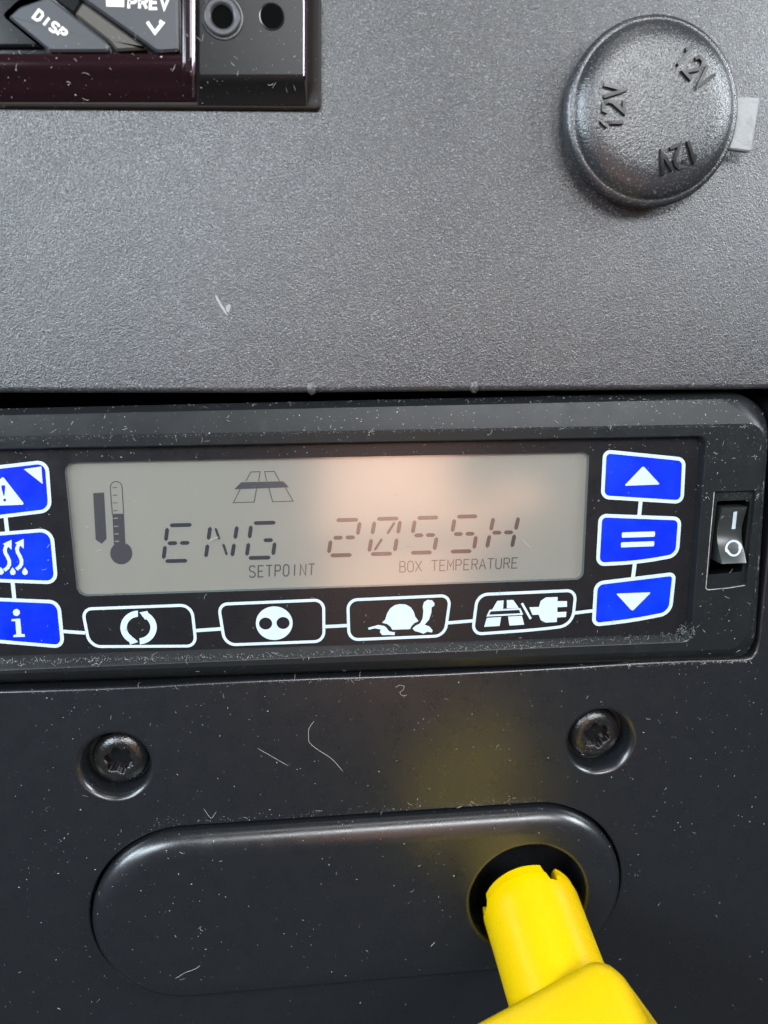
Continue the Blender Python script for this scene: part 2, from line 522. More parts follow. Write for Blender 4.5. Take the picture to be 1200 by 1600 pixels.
# ------------------------------------------------------------------ controller
corg = U(520, 1050, 0)
ctl = thing('temperature_controller', corg, 'black in-dash refrigeration controller with grey display and blue printed keys', 'controller')
HB, HF = 3.0, 1.2
rr_ = 8
def ring_px(c, r, h, n=rr_):
    return px_loop(rq(c, r, n), h)
r0 = ring_px([(-140, 646), (1206, 612), (1176, 1030), (-120, 1070)], [20, 70, 40, 20], -7)
r1 = ring_px([(-140, 642), (1204, 610), (1178, 1028), (-120, 1070)], [20, 75, 40, 20], -0.5)
r1b = ring_px([(-128, 652), (1203, 622), (1177, 1024), (-112, 1066)], [20, 80, 38, 20], 1.4)
r2a = ring_px([(-106, 679), (1199, 655), (1171, 1017), (-98, 1060)], [14, 32, 34, 14], 2.7)
r2 = ring_px([(-103, 684), (1195, 661.5), (1166, 1013.5), (-95, 1056)], [12, 26, 32, 12], HB)
r3 = ring_px([(-83, 702), (1106, 680), (1081, 1003), (-70, 1051)], [12, 14, 12, 12], HB)
r3b = ring_px([(-82, 703), (1104, 681.5), (1079, 1001), (-69, 1048)], [12, 14, 12, 12], HB - 0.15)
r4 = ring_px([(-74, 705.5), (1094, 684), (1071, 991), (-63, 1027)], [10, 12, 14, 10], HF + 0.02)
mb = MB()
mb.loft([r0, r1, r1b, r2a, r2])
# switch recess outline cut through the front face
sw_out = px_loop(rq([(1116, 768), (1181, 766), (1166, 915), (1102.5, 921.5)], 4, 4), HB)
mb.cdt(r2, [r3, sw_out], HB)
mb.loft([r3, r3b, r4])
bezel = mb.build('bezel', M['bezel'], ctl, smooth=28)

# membrane fascia with the display window
lcd_px = [(100, 722.5), (921, 706.5), (911.5, 905.5), (121, 932)]
win = px_loop(rq(lcd_px, [16, 12, 12, 16], 6), HF)
mb = MB()
mb.cdt(offset(r4, 0.4), [win], HF)
fascia = mb.build('fascia', M['fascia'], ctl, up=True)
HL = HF - 0.9
disp_o = MB()
dl = px_loop(rq([(80, 712), (940, 695), (930, 915), (100, 945)], 5, 3), HL)
disp_o.prism(dl, 0.5)
display = disp_o.build('display', M['lcd'], ctl)
mb = MB()
mb.loft([win, [Vector((p.x, p.y, HL)) for p in offset(win, -0.12)]])
mb.build('window_edge', M['lcdwall'], display)
mb = MB()
mb.prism(offset(win, 0.3) if False else px_loop(rq(lcd_px, [16, 12, 12, 16], 6), HF - 0.12), 0.15)
mb = MB()
mb.add([Vector((p.x, p.y, HF - 0.05)) for p in offset(win, -0.02)], [tuple(range(len(win)))])
mb.build('cover_glass', M['glass'], display, up=True)

HI = HL + 0.04
def bar_px(p, q, t):
    p = Vector(p); q = Vector(q)
    d = (q - p).normalized(); n = Vector((-d.y, d.x))
    return [p, p + d * t + n * t, q - d * t + n * t, q, q - d * t - n * t, p + d * t - n * t]
def segment(p, q, t=3.1, m_='ink'):
    mb = MB()
    mb.prism(px_loop(bar_px(p, q, t), HI), 0.03)
    return mb.build('segment', M[m_], display)
CH_ = {'E': 'adefgi', 'N': 'efbcxy', 'G': 'afedci', '2': 'abgied', '0': 'abcdefzw', '5': 'afgicd', 'H': 'febcgi'}
def digit(ch, TL, TR, BR, BL):
    TL, TR, BR, BL = map(Vector, (TL, TR, BR, BL))
    def P(x, y):
        return TL.lerp(TR, x).lerp(BL.lerp(BR, x), y)
    gx, gy = 0.07, 0.06
    seg = {'a': ((gx, 0), (1 - gx, 0)), 'd': ((gx, 1), (1 - gx, 1)),
           'f': ((0, gy), (0, .5 - gy)), 'e': ((0, .5 + gy), (0, 1 - gy)),
           'b': ((1, gy), (1, .5 - gy)), 'c': ((1, .5 + gy), (1, 1 - gy)),
           'g': ((gx, .5), (.46, .5)), 'i': ((.54, .5), (1 - gx, .5)),
           'x': ((.2, .10), (.42, .44)), 'y': ((.58, .56), (.8, .90)),
           'z': ((.8, .10), (.58, .44)), 'w': ((.42, .56), (.2, .90))}
    for s_ in CH_[ch]:
        a, b = seg[s_]
        segment(P(*a), P(*b), 1.9 if s_ in 'xyzw' else 3.0)
for ch, TL, TR, BR, BL in [
        ('E', (262, 821), (303, 820), (296, 876), (255, 877)),
        ('N', (329, 819.5), (371, 818.5), (362, 873), (321, 874.5)),
        ('G', (393, 817.5), (434, 816.5), (426, 871), (385, 872)),
        ('2', (522, 813), (563, 812), (553, 867), (513, 868)),
        ('0', (586, 811), (626, 810), (616, 865), (576, 866)),
        ('5', (649, 809.5), (688, 808.5), (678, 863), (639, 864)),
        ('5', (711, 807.5), (749, 806.5), (740, 861), (701, 862)),
        ('H', (772, 805.5), (811, 804.5), (799, 858.5), (760, 859.5))]:
    digit(ch, TL, TR, BR, BL)

FONT = {
 'S': [[(.95, .15), (.75, 0), (.25, 0), (.05, .14), (.05, .34), (.25, .47), (.75, .55), (.95, .68), (.95, .86), (.75, 1), (.25, 1), (.05, .85)]],
 'E': [[(.95, 0), (.08, 0), (.08, 1), (.95, 1)], [(.08, .49), (.8, .49)]],
 'T': [[(0, 0), (1, 0)], [(.5, 0), (.5, 1)]],
 'P': [[(.08, 1), (.08, 0), (.7, 0), (.93, .13), (.93, .38), (.7, .52), (.08, .52)]],
 'O': [[(.3, 0), (.7, 0), (.95, .2), (.95, .8), (.7, 1), (.3, 1), (.05, .8), (.05, .2), (.3, 0)]],
 'I': [[(.5, 0), (.5, 1)]],
 'N': [[(.06, 1), (.06, 0), (.94, 1), (.94, 0)]],
 'B': [[(.08, 0), (.7, 0), (.9, .12), (.9, .36), (.7, .48), (.08, .48)], [(.7, .48), (.95, .62), (.95, .87), (.72, 1), (.08, 1), (.08, 0)]],
 'X': [[(0, 0), (1, 1)], [(1, 0), (0, 1)]],
 'M': [[(.03, 1), (.03, 0), (.5, .6), (.97, 0), (.97, 1)]],
 'R': [[(.08, 1), (.08, 0), (.7, 0), (.93, .13), (.93, .38), (.7, .5), (.08, .5)], [(.55, .5), (.97, 1)]],
 'A': [[(0, 1), (.5, 0), (1, 1)], [(.17, .66), (.83, .66)]],
 'U': [[(.06, 0), (.06, .82), (.28, 1), (.72, 1), (.94, .82), (.94, 0)]],
 'V': [[(0, 0), (.5, 1), (1, 0)]],
 'D': [[(.08, 0), (.65, 0), (.95, .22), (.95, .78), (.65, 1), (.08, 1), (.08, 0)]],
 '1': [[(.2, .25), (.55, 0), (.55, 1)]],
 '2': [[(.05, .22), (.25, 0), (.75, 0), (.95, .2), (.9, .42), (.05, 1), (1, 1)]],
 'e': [[(.9, 0), (.08, 0), (.08, 1), (.95, 1)], [(.08, .5), (.85, .5)]],
 ' ': [],
}
def stroke_text(txt, quad, w_px, h, fill=0.72, depth=0.02, mapper=None):
    """quad TL,TR,BR,BL px"""
    TL, TR, BR, BL = map(Vector, quad)
    n = len(txt)
    mb = MB()
    k = 0
    for i, c in enumerate(txt):
        x0 = i / (n - 1 + fill)
        wd = fill / (n - 1 + fill)
        for st in FONT[c]:
            pts = []
            for x, y in st:
                X = x0 + wd * x
                p = TL.lerp(TR, X).lerp(BL.lerp(BR, X), y)
                pts.append(U(p.x, p.y, h + 0.003 * (k % 4)) if mapper is None else mapper(p.x, p.y, 0.003 * (k % 4)))
            k += 1
            closed = (st[0] == st[-1])
            if closed: pts = pts[:-1]
            mb.ribbon(pts, w_px * mmpp(TL.x, TL.y, h), depth, closed)
    return mb
stroke_text('SETPOINT', [(389.5, 884.5), (492, 881), (491, 898.5), (389.5, 902)], 1.9, HI).build('caption', M['inkthin'], display)
stroke_text('BOX TEMPERATURE', [(624, 877.5), (809.5, 871.5), (808.5, 887.5), (624, 894)], 1.6, HI, 0.78).build('caption', M['inkthin'], display)

def stroke_obj(name, lines, w, h, mt, parent, closed=False):
    mb = MB()
    for k, l in enumerate(lines):
        pts = [U(x, y, h + 0.003 * (k % 4)) for x, y in l]
        mb.ribbon(pts, w * mmpp(*l[0], h), 0.02, closed)
    return mb.build(name, mt, parent)
# road icon on the display
stroke_obj('road_icon_outline', [[(384, 752), (392, 737.5), (406.5, 737), (404, 752)], [(416.5, 751.5), (413.5, 737), (428.5, 736.5), (437, 751.5)],
    [(375.5, 764), (364.5, 785.5), (397, 784.5), (401, 763.5)], [(420, 762.5), (426, 784), (458, 783), (446, 762)]], 1.3, HI, M['inkthin'], display)
mb = MB(); mb.prism(px_loop([(377, 753.5), (443, 752), (451.5, 761.5), (366, 764.5)], HI + 0.015), 0.03)
mb.build('road_icon_bar', M['inkthin'], display)
# thermometer and falling arrow
th = []
for i in range(13):
    t = math.pi + math.pi * i / 12
    th.append((181.5 + 9.3 * math.cos(t), 762 + 9.8 * math.sin(t)))
th = [(175.5, 803)] + th + [(193, 802)]
stroke_obj('thermometer_outline', [th], 1.3, HI, M['inkthin'], display)
mb = MB()
bul = [(175.5, 803), (193.5, 802.5), (196, 851)]
cx, cy, R1 = 189.5, 864.5, 17.3
for i in range(25):
    t = math.radians(-64) + math.radians(308) * i / 24
    bul.append((cx + R1 * math.cos(t), cy + R1 * math.sin(t)))
bul.append((178, 851))
mb.prism(px_loop(bul, HI), 0.03)
mb.build('thermometer_column', M['inkmid'], display)
for i, y in enumerate([762, 774, 786, 798]):
    stroke_obj('scale_tick', [[(176 + i * .3, y), (183 + i * .3, y - .4)]], 1.2, HI + 0.004, M['inkthin'], display)
for i, y in enumerate([810, 822.5, 834.5, 846]):
    stroke_obj('scale_tick', [[(177.5 + i * .6, y), (184 + i * .6, y - .4)]], 1.5, HI + 0.02, M['lcd'], display)
mb = MB(); mb.prism(px_loop([(145.5, 770.5), (162.5, 769.5), (166.5, 842), (159, 849.5), (149.5, 843.5)], HI), 0.03)
mb.build('falling_arrow', M['inkmid'], display)

# printed keys
HP = HF + 0.05
def key(corners, rad, fill, name='key', w=5.6):
    """key plate with its outline; corners = outer edge of the outline"""
    o = px_loop(rq(corners, rad, 7), HP)
    mm = mmpp(*corners[0], HP)
    mb = MB()
    mb.prism(offset(o, -(w - 0.6) * mm), 0.06)
    k = mb.build(name, fill, ctl)
    mb = MB()
    inn = offset(o, -w * mm)
    top_o = [p + Vector((0, 0, 0.035)) for p in o]; top_i = [p + Vector((0, 0, 0.035)) for p in inn]
    lowo = [p - Vector((0, 0, 0.06)) for p in o]
    lowi = [p - Vector((0, 0, 0.06)) for p in inn]
    mb.loft([lowo, top_o, top_i, lowi])
    mb.build('outline', M['white'], k)
    return k
def icon(parent, loops, h=HP + 0.03, m_='white', name='icon'):
    mb = MB()
    for i, l in enumerate(loops):
        mb.prism(px_loop(l, h + 0.002 * i), 0.04)
    return mb.build(name, M[m_], parent)
def arcpts(cx, cy, rx, ry, a0, a1, n=18):
    return [(cx + rx * math.cos(math.radians(a0 + (a1 - a0) * i / n)), cy + ry * math.sin(math.radians(a0 + (a1 - a0) * i / n))) for i in range(n + 1)]
def rp(pts, r, n=3):
    return [tuple(p) for p in rq(pts, r, n)]

# left column
k = key([(-62, 734), (75.5, 718), (81.5, 800), (-58, 817)], [18, 19, 17, 18], M['blue'])
tag(k, 'blue key with white warning triangle')
mb = MB()
tri = px_loop(rq([(4, 744), (38.5, 788.5), (-30, 791)], 4, 3), HP + 0.03)
mb.prism(tri, 0.04); mb.build('warning_triangle', M['white'], k)
icon(k, [rp([(2, 758.5), (8, 758), (8, 762), (6.8, 775), (5.6, 775), (2.4, 763)], 1)], HP + 0.05, 'blue', 'exclamation_mark')
icon(k, [arcpts(7.3, 781.3, 2.3, 2.3, 0, 330, 11)], HP + 0.05, 'blue', 'exclamation_mark')
icon(k, [[(37, 733), (64.5, 729), (66.5, 756)]], name='corner_flag')
k = key([(-58, 836), (83, 824.5), (91, 913), (-52, 908)], [18, 22, 18, 18], M['blue'])
tag(k, 'blue key with white heat arrows and drops')
for dx, dy in [(0, 0), (-19, 1.5), (-38, 3)]:
    mb = MB()
    mm = mmpp(30, 870, HP)
    pl = [(32, 848), (28.5, 852), (26.5, 857.5), (27.5, 863), (31, 869), (33.5, 875), (33.5, 881), (30.5, 886), (25.5, 889.5)]
    mb.ribbon([U(x + dx, y + dy, HP + 0.03) for x, y in pl], 5.4 * mm, 0.04)
    mb.prism(px_loop([(x + dx, y + dy) for x, y in [(23, 848.5), (37, 842), (37, 857.5), (33, 853.5)]], HP + 0.034), 0.04)
    mb.build('heat_arrow', M['white'], k)
for x, y in [(39, 894), (20, 894), (1.5, 893.5)]:
    icon(k, [[(x - .5, y - 7.5)] + arcpts(x, y, 4.4, 4.4, -35, 215, 12)], name='drop')
k = key([(-52, 932), (94, 938), (101.5, 1013.5), (-46, 1001)], [18, 17, 17, 18], M['blue'])
tag(k, 'blue key with white letter i')
icon(k, [arcpts(25.6, 957, 5.4, 5.4, 0, 345, 23)], name='dot')
icon(k, [[(18, 967.5), (31.5, 966.5), (33.5, 990.5), (38.5, 991), (39, 995), (21, 995.5), (21, 992.5), (25.5, 991.5), (24, 970.5), (18, 970.5)]], name='letter')
# right column
k = key([(942.5, 702), (1071.5, 715), (1068, 787.5), (938.5, 779.5)], [13, 12, 14, 13], M['blue'])
tag(k, 'blue key with white up arrow')
icon(k, [rp([(1005, 728), (1031.5, 757), (975.5, 759)], 3)])
k = key([(935.5, 802.5), (1065, 807.5), (1060.5, 870), (1000, 881), (931, 885)], [13, 12, 16, 28, 14], M['blue'])
tag(k, 'blue key with white equals sign')
icon(k, [rp([(972, 832), (1023.6, 830.3), (1023, 838.6), (971.6, 840.2)], 1.5)], name='equals_bar')
icon(k, [rp([(970.6, 847.5), (1022.4, 845.7), (1022, 853.4), (970.2, 855.4)], 1.5)], name='equals_bar')
k = key([(928.5, 909), (1056.5, 893.5), (1049.5, 960), (990, 972), (924.5, 979.5)], [14, 11, 17, 28, 13], M['blue'])
tag(k, 'blue key with white down arrow')
icon(k, [rp([(962.5, 927.5), (1017.5, 925.5), (988, 955)], 3)])
# bottom row
W_ = 4.6
k = key([(126, 949.5), (301.5, 943), (309, 1011.5), (138, 1012.5)], [17, 20, 17, 20], M['fascia'], w=W_)
tag(k, 'black key with white circling arrows')
cx, cy = 216.5, 980.5
icon(k, [[(215.5, 954)] + arcpts(cx, cy, 28.5, 26.5, -92, -240, 16) + [(203, 1007.5), (216, 1003), (207, 995)] + [(208, 999)] + arcpts(cx, cy, 18.5, 16.8, -236, -93, 16)], name='circling_arrow')
icon(k, [[(218.5, 1006.5)] + arcpts(cx, cy, 28.5, 26.5, 86, -58, 16) + [(230, 954.5), (218, 957), (226.5, 968)] + arcpts(cx, cy, 18.5, 16.8, -50, 86, 16)], name='circling_arrow')
k = key([(338.5, 942), (508, 935), (508.5, 1004), (349.5, 1010)], [17, 17, 17, 19], M['fascia'], w=W_)
tag(k, 'black key with white two-holed disc')
mb = MB()
cir = [U(x, y, HP + 0.03) for x, y in arcpts(428.5, 973.7, 28.7, 26.3, 0, 352.5, 47)]
mb.cdt(cir, [[U(x, y, HP + 0.03) for x, y in arcpts(415, 974.3, 10.3, 9.4, 0, 345, 23)], [U(x, y, HP + 0.03) for x, y in arcpts(442.3, 973.4, 10.3, 9.4, 0, 345, 23)]], HP + 0.03)
mb.build('disc', M['white'], k, up=True)
k = key([(541, 935.5), (706.5, 928), (697, 995.5), (543, 1002)], [17, 18, 18, 17], M['fascia'], w=W_)
tag(k, 'black key with white tortoise')
icon(k, [[(597, 973), (602, 968), (605, 958), (610, 950.5), (617, 945.5), (625, 943.8), (634, 944.5), (642, 949), (646.5, 956), (649, 964), (654, 970.5), (646.5, 974), (642, 979.5), (641, 983), (613, 984), (610, 979), (605, 975)]], name='shell')
icon(k, [[(660.5, 948), (662.5, 941), (668, 937.2), (675, 938), (679, 942.5), (678.5, 946.5), (674.5, 949), (674, 957), (670.5, 968), (663.5, 976), (671, 979), (676, 985), (675, 988.3), (667.5, 987), (661.5, 990.3), (656.5, 988.3), (648, 986), (644.5, 982), (649.5, 977.5), (656.5, 974), (660.5, 966), (661.5, 955)]], name='head_and_leg')
icon(k, [[(575, 981), (591, 976.5), (600, 978), (604, 981), (608, 986.5), (617, 988), (616.5, 992.5), (608, 992), (597, 992.3), (593.5, 987.5), (595, 983.5), (586, 981.8), (576, 984)]], name='hind_leg')
k = key([(744, 927), (902.5, 920), (896, 979), (840, 986), (735.5, 993.5)], [18, 17, 22, 26, 18], M['fascia'], w=W_)
tag(k, 'black key with white road and plug')
icon(k, [[(777, 939), (787, 938), (786, 951.5), (769, 952.5)]], name='road_piece')
icon(k, [[(792, 937.8), (802, 937.4), (810.5, 949.8), (792, 950.6)]], name='road_piece')
mb = MB(); mb.ribbon([U(x, y, HP + 0.03) for x, y in [(766, 954), (812, 951.5), (815.5, 959.5), (762, 962)]], 2.6 * mmpp(780, 955), 0.04, True)
mb.build('road_piece', M['white'], k)
icon(k, [[(760.7, 965.5), (783, 964), (780.7, 978), (756.5, 979.5)]], name='road_piece')
icon(k, [[(794, 963.4), (815.5, 962.3), (819, 976), (796, 977.5)]], name='road_piece')
mb = MB(); mb.ribbon([U(x, y, HP + 0.03) for x, y in [(815.5, 942.5), (829.3, 967)]], 3.6 * mmpp(780, 955), 0.04); mb.build('slash', M['white'], k)
icon(k, [[(827, 948.8), (842, 948.5), (845, 939), (852.7, 933.6), (871.3, 932.7), (871.1, 939.4), (886, 939.2), (886, 948), (871, 948.8), (870.6, 956.4), (885, 955.8), (884.5, 964), (870.3, 964.8), (870, 971.9), (852.7, 972.8), (845, 969), (841.8, 960.4), (832, 960.8)]], name='plug')
# links between keys
def link(a, b, w=5.6):
    mb = MB()
    mb.ribbon([U(*a, HP - 0.01), U(*b, HP - 0.01)], w * mmpp(*a, HP), 0.05)
    mb.build('key_link', M['white'], ctl)
link((8.5, 806), (11.5, 833), 6); link((19.5, 909), (22.5, 937), 6)
link((98, 986.5), (133, 989), 5.4); link((304, 985.5), (347, 982.5), 5.4); link((505, 979.3), (545, 977.3), 5.2)
link((700, 973.3), (741, 969.8), 5); link((896, 958), (929, 954), 5)
link((1001.3, 781), (998.8, 806), 6); link((992, 880), (989, 903), 6)

# rocker switch
swm = MB()
rec = [sw_out, [Vector((p.x, p.y, HB - 0.8)) for p in offset(sw_out, -0.12)]]
swi = px_loop(rq([(1120.5, 783), (1172, 781), (1159, 893), (1107, 898)], 3, 4), HB - 0.8)
swm.loft(rec)
swm.cdt(rec[1], [swi], HB - 0.8)
sw = swm.build('rocker_switch', M['bezel'], ctl, smooth=28)
mb = MB()
mb.loft([swi, [Vector((p.x, p.y, -4)) for p in swi]], False, True)
mb.build('switch_well', M['shade_black'], sw)
ra, rb = U(1128.5, 793, 2.2), U(1168.5, 792.5, 2.2)
rd, rc = U(1127.5, 880, 4.2), U(1167, 880.5, 4.2)
vt, vb = (ra.y + rb.y) / 2, (rc.y + rd.y) / 2
def rock_h(v):
    t = min(1, max(0, (vt - v) / (vt - vb)))
    return 2.2 * (1 - t) + 4.2 * t - 2.0 * math.sin(math.pi * t) ** 1.2
mb = MB()
rows = []
NR = 18
for i in range(NR + 1):
    t = i / NR
    v = lerp(vt, vb, t)
    ul = lerp(ra.x, rd.x, t); ur = lerp(rb.x, rc.x, t)
    h = rock_h(v)
    row = [(ul, -3), (ul, h - .25), (ul + .08, h - .06), (ul + .3, h), (ur - .3, h), (ur - .08, h - .06), (ur, h - .25), (ur, -3)]
    rows.append([Vector((a, v, b)) for a, b in row])
mb.loft(rows, closed=False)
mb.add(rows[0], [tuple(range(8))]); mb.add(rows[-1], [tuple(range(8))])
rocker = mb.build('rocker', M['rocker'], sw, smooth=30)
def rk(px, py, e=0.0):
    h = 2.5
    for _ in range(8):
        p = U(px, py, h); h = rock_h(p.y)
    return Vector((p.x, p.y, h + 0.03 + e))
def subdiv(pts, n=6):
    out = []
    for a, b in zip(pts, pts[1:]):
        for i in range(n): out.append(Vector(a).lerp(Vector(b), i / n))
    return out + [Vector(pts[-1])]
mb = MB(); mb.ribbon([rk(p.x, p.y) for p in subdiv([(1149, 799.5), (1146, 826.5)])], 5.8 * mmpp(1147, 812, 3), 0.03); mb.build('on_mark', M['white'], sw)
mb = MB(); mb.ribbon([rk(*p) for p in arcpts(1146.3, 857.8, 10.6, 11.4, 0, 352.5, 47)], 5.6 * mmpp(1147, 850, 3), 0.03, True); mb.build('off_mark', M['white'], sw)
# pale line along the left and lower edges of the switch opening
mb = MB()
mb.ribbon([Vector((p.x, p.y, HB + 0.02)) for p in offset(sw_out, 0.02)][0:0] or [U(x, y, HB + 0.012) for x, y in [(1116, 769), (1109.5, 840), (1103, 919), (1106, 921.6), (1140, 918.5), (1164, 914.5)]], 0.16, 0.03)
mb.build('pale_edge', M['dust'], sw)

# ------------------------------------------------------------------ twelve volt socket cap
cb = U(1006, 186, UH)
Rb = 138 * mmpp(1006, 186, UH)
cap = thing('socket_cap', cb, 'round black power socket cap with raised twelve volt lettering and side tab', 'socket cap')
prof = [(Rb - 0.8, -0.6), (Rb - 0.5, 0.5), (Rb - 0.45, 1.6), (Rb - 0.1, 1.9), (Rb + 0.12, 2.4), (Rb + 0.12, 3.3), (Rb - 0.05, 3.9), (Rb - 0.45, 4.3), (Rb - 0.85, 4.42),
        (Rb - 1.05, 4.38), (Rb - 1.2, 4.5), (Rb - 1.45, 5.0), (Rb - 1.9, 5.5), (Rb - 2.8, 6.05), (Rb - 4.0, 6.45), (Rb - 5.4, 6.7), (Rb - 7.2, 6.82), (Rb - 10, 6.88), (2, 6.9)]
mb = MB(); mb.lathe(cb, prof, 96)
dome = mb.build('cap_dome', M['cap'], cap, smooth=60)
def cap_h(r):
    pr = [(r_, h) for r_, h in prof[9:]]
    for (r1_, h1), (r2_, h2) in zip(pr, pr[1:]):
        if r2_ <= r <= r1_:
            return lerp(h2, h1, (r - r2_) / (r1_ - r2_))
    return 6.9
ctop = Vector((cb.x, cb.y, 0))
def cap_map(rad0, ang, half, tall):
    a = math.radians(ang)
    outv = Vector((math.cos(a), math.sin(a))); rdv = Vector((outv.y, -outv.x))
    def f(x, y, e):
        p = Vector((cb.x, cb.y)) + outv * (rad0 + (0.5 - y) * tall) + rdv * ((x - 0.5) * half * 2)
        return Vector((p.x, p.y, UH + cap_h((p - Vector((cb.x, cb.y)))  .length) + 0.62 + e))
    return f
for (px, py) in [(1083, 107), (957, 168), (1057, 246)]:
    p = U(px, py, UH + 6.7) - cb
    ang = math.degrees(math.atan2(p.y, p.x)); rad = math.hypot(p.x, p.y)
    f = cap_map(rad, ang, 3.7, 3.7)
    mb = MB(); kk = 0
    for i, c in enumerate('12V'):
        for st in FONT[c]:
            st2 = [(lerp(a[0], b[0], q / 4), lerp(a[1], b[1], q / 4)) for a, b in zip(st, st[1:]) for q in range(4)] + [st[-1]]
            pts = [f(i * 0.36 + 0.27 * x, y, 0.01 * kk) for x, y in st2]
            mb.ribbon(pts, 0.56, 0.9); kk += 1
    mb.build('raised_lettering', M['letter'], cap, smooth=30)
mb = MB()
tq = [(1140, 150), (1188, 152), (1175, 237), (1128, 231)]
mb.prism(px_loop(rq(tq, 4, 4), UH + 3.4), 1.3, 0.25)
mb.build('pull_tab', M['tab'], cap)

# ------------------------------------------------------------------ car radio
rorg = U(240, 172, UH)
radio = thing('car_radio', rorg, 'glossy black and wine car radio corner with slanted grey buttons and jack', 'car radio')
HR = UH + 3.0
mb = MB()
o1 = px_loop(rq([(-640, -230), (503, -230), (502, 172), (-640, 163)], [2, 2, 8, 2], 4), UH + .6)
o2 = px_loop(rq([(-640, -230), (499, -230), (497.5, 169), (-640, 160)], [2, 2, 7, 2], 4), UH + .9)
o3 = px_loop(rq([(-640, -230), (481, -230), (480, 165), (-640, 157)], [2, 2, 6, 2], 4), UH + .12)
mb.loft([[p - Vector((0, 0, 3)) for p in o1], o1, o2, o3], False, True)
mb.build('surround_frame', M['frame'], radio, smooth=30)
# grey end panel rolling down into black
mb = MB()
def row(y, h, xl, xr):
    return [U(xl + (xr - xl) * i / 6, y, h) for i in range(7)]
rows = [row(-230, HR, 312, 474), row(60, HR, 312, 474), row(116, HR, 312, 474), row(122, HR - .15, 312, 475), row(130, HR - .7, 312, 476), row(140, HR - 1.4, 311, 477), row(152, HR - 2.1, 310, 478), row(164, HR - 2.7, 309, 478)]
mb.loft([[p for p in r] for r in rows], closed=False)
ep = mb.build('end_panel', M['radio_grey'], radio, smooth=60, up=True)
mb = MB()
mb.loft([[U(474, y, HR) for y in (-230, 60, 118)], [U(475.5, y, HR - .08) for y in (-230, 60, 119)], [U(477, y, HR - .4) for y in (-230, 60, 120)], [U(478, y, UH) for y in (-230, 60, 122)]], closed=False)
mb.build('end_panel_edge', M['chrome'], radio, smooth=60)
mb = MB()
c = U(347.5, 27, HR); q = mmpp(347, 27, HR)
mb.lathe(c, [(35 * q, 0.05), (34 * q, .2), (31 * q, .2), (30 * q, 0.04)], 48, cap=False)
mb.build('jack_gasket', M['radio_black'], radio)
mb = MB()
mb.lathe(c, [(30.5 * q, 0.03), (30 * q, .35), (27 * q, .6), (22 * q, .6), (19 * q, .4), (17.5 * q, .1), (17.2 * q, -0.0)], 48, cap=False)
mb.build('jack_collar', M['button'], radio, smooth=60)
mb = MB(); mb.lathe(c, [(17.4 * q, .12), (17 * q, .03), (0.4, .02)], 40); mb.build('jack_hole_shade', M['shade_black'], radio)  # flat black disc, the hole's shade is in its colour
c2 = U(424.5, 26, HR)
mb = MB(); mb.lathe(c2, [(21.5 * q, 0.02), (20.5 * q, .12), (19 * q, .1), (18.5 * q, .02)], 40, cap=False); mb.build('microphone_rim', M['radio_black'], radio)
mb = MB(); mb.lathe(c2, [(18.8 * q, .04), (0.4, .03)], 40); mb.build('microphone_hole_shade', M['shade_black'], radio)  # dark disc painted in place of the shaded hole
# wine trim: lower rail and upright
mb = MB()
rows = [row(84, HR - .6, -640, 304), row(90, HR - .1, -640, 304), row(100, HR, -640, 305), row(112, HR - .2, -640, 305), row(120, HR - .9, -640, 305), row(134, HR - 1.2, -640, 306), row(146, HR - 1.9, -640, 307), row(158, HR - 2.65, -640, 308)]
mb.loft(rows, closed=False)
mb.build('lower_rail', M['wine'], radio, smooth=60, up=True)
mb = MB()
ys = (-230, 20, 88, 112, 122, 135, 152)
def upright(xs):
    return [[U(x, y, HR + dz - (max(0, y - 112) * 0.06)) for y in ys] for x, dz in xs]
mb.loft(upright([(283, -.6), (285, -.05), (290, .1), (297, .1), (300, .05)]), closed=False)
mb.build('upright_rail', M['wine'], radio, smooth=60, up=True)
mb = MB()
mb.loft(upright([(300, .05), (301, .22), (303, .25), (305, .1), (306, -.3)]), closed=False)
mb.build('bright_trim', M['chrome'], radio, smooth=60, up=True)
mb = MB()
mb.prism(px_loop([(-640, -230), (284, -230), (284, 90), (-640, 92)], HR - 1.6), 0.8)
mb.build('button_well', M['radio_black'], radio)
def rbutton(pts, h, m_, r=4, bev=0.35):
    mb = MB(); mb.prism(px_loop(rq(pts, r, 4), h), 1.5, bev)
    return mb.build('button', M[m_], radio, smooth=30)
b1 = rbutton([(112, -14), (277, -14), (279, 79), (246, 81)], HR + .2, 'button')
tag(b1, 'grey button with down chevron')
rbutton([(116, 22), (128, 3), (137, 8), (231, 76), (182, 79), (172, 66)], HR - .3, 'bar')
rbutton([(112, -20), (128, 3), (116, 22), (76, -8), (84, -20)], HR - .35, 'radio_black')
b2 = rbutton([(12, 26), (30, 10), (76, -6), (168, 66), (168, 80), (78, 80)], HR, 'button')
tag(b2, 'grey button lettered DISP')
rbutton([(-60, -10), (68, -12), (30, 4), (8, 24), (66, 72), (-60, 72)], HR - .5, 'radio_black')
stroke_text('DISP', [(60, 15), (106, 50), (97.5, 60), (51, 27)], 4.2, HR + .04, 0.74).build('lettering', M['rwhite'], b2)
stroke_text('PReV'.replace('R', 'R'), [(201, -6), (264, -5), (263, 13.5), (200, 13)], 4.6, HR + .24, 0.76).build('lettering', M['rwhite'], b1)
mb = MB(); mb.prism(px_loop([(165, -8), (194, -8), (194, 11), (166, 10)], HR + .24), 0.05); mb.build('square_mark', M['rwhite'], b1)
mb = MB(); mb.ribbon([U(x, y, HR + .24) for x, y in [(230, 34), (242, 51), (254, 36), (249, 33)]], 5.5 * mmpp(240, 45, HR), 0.05); mb.build('chevron', M['rwhite'], b1)

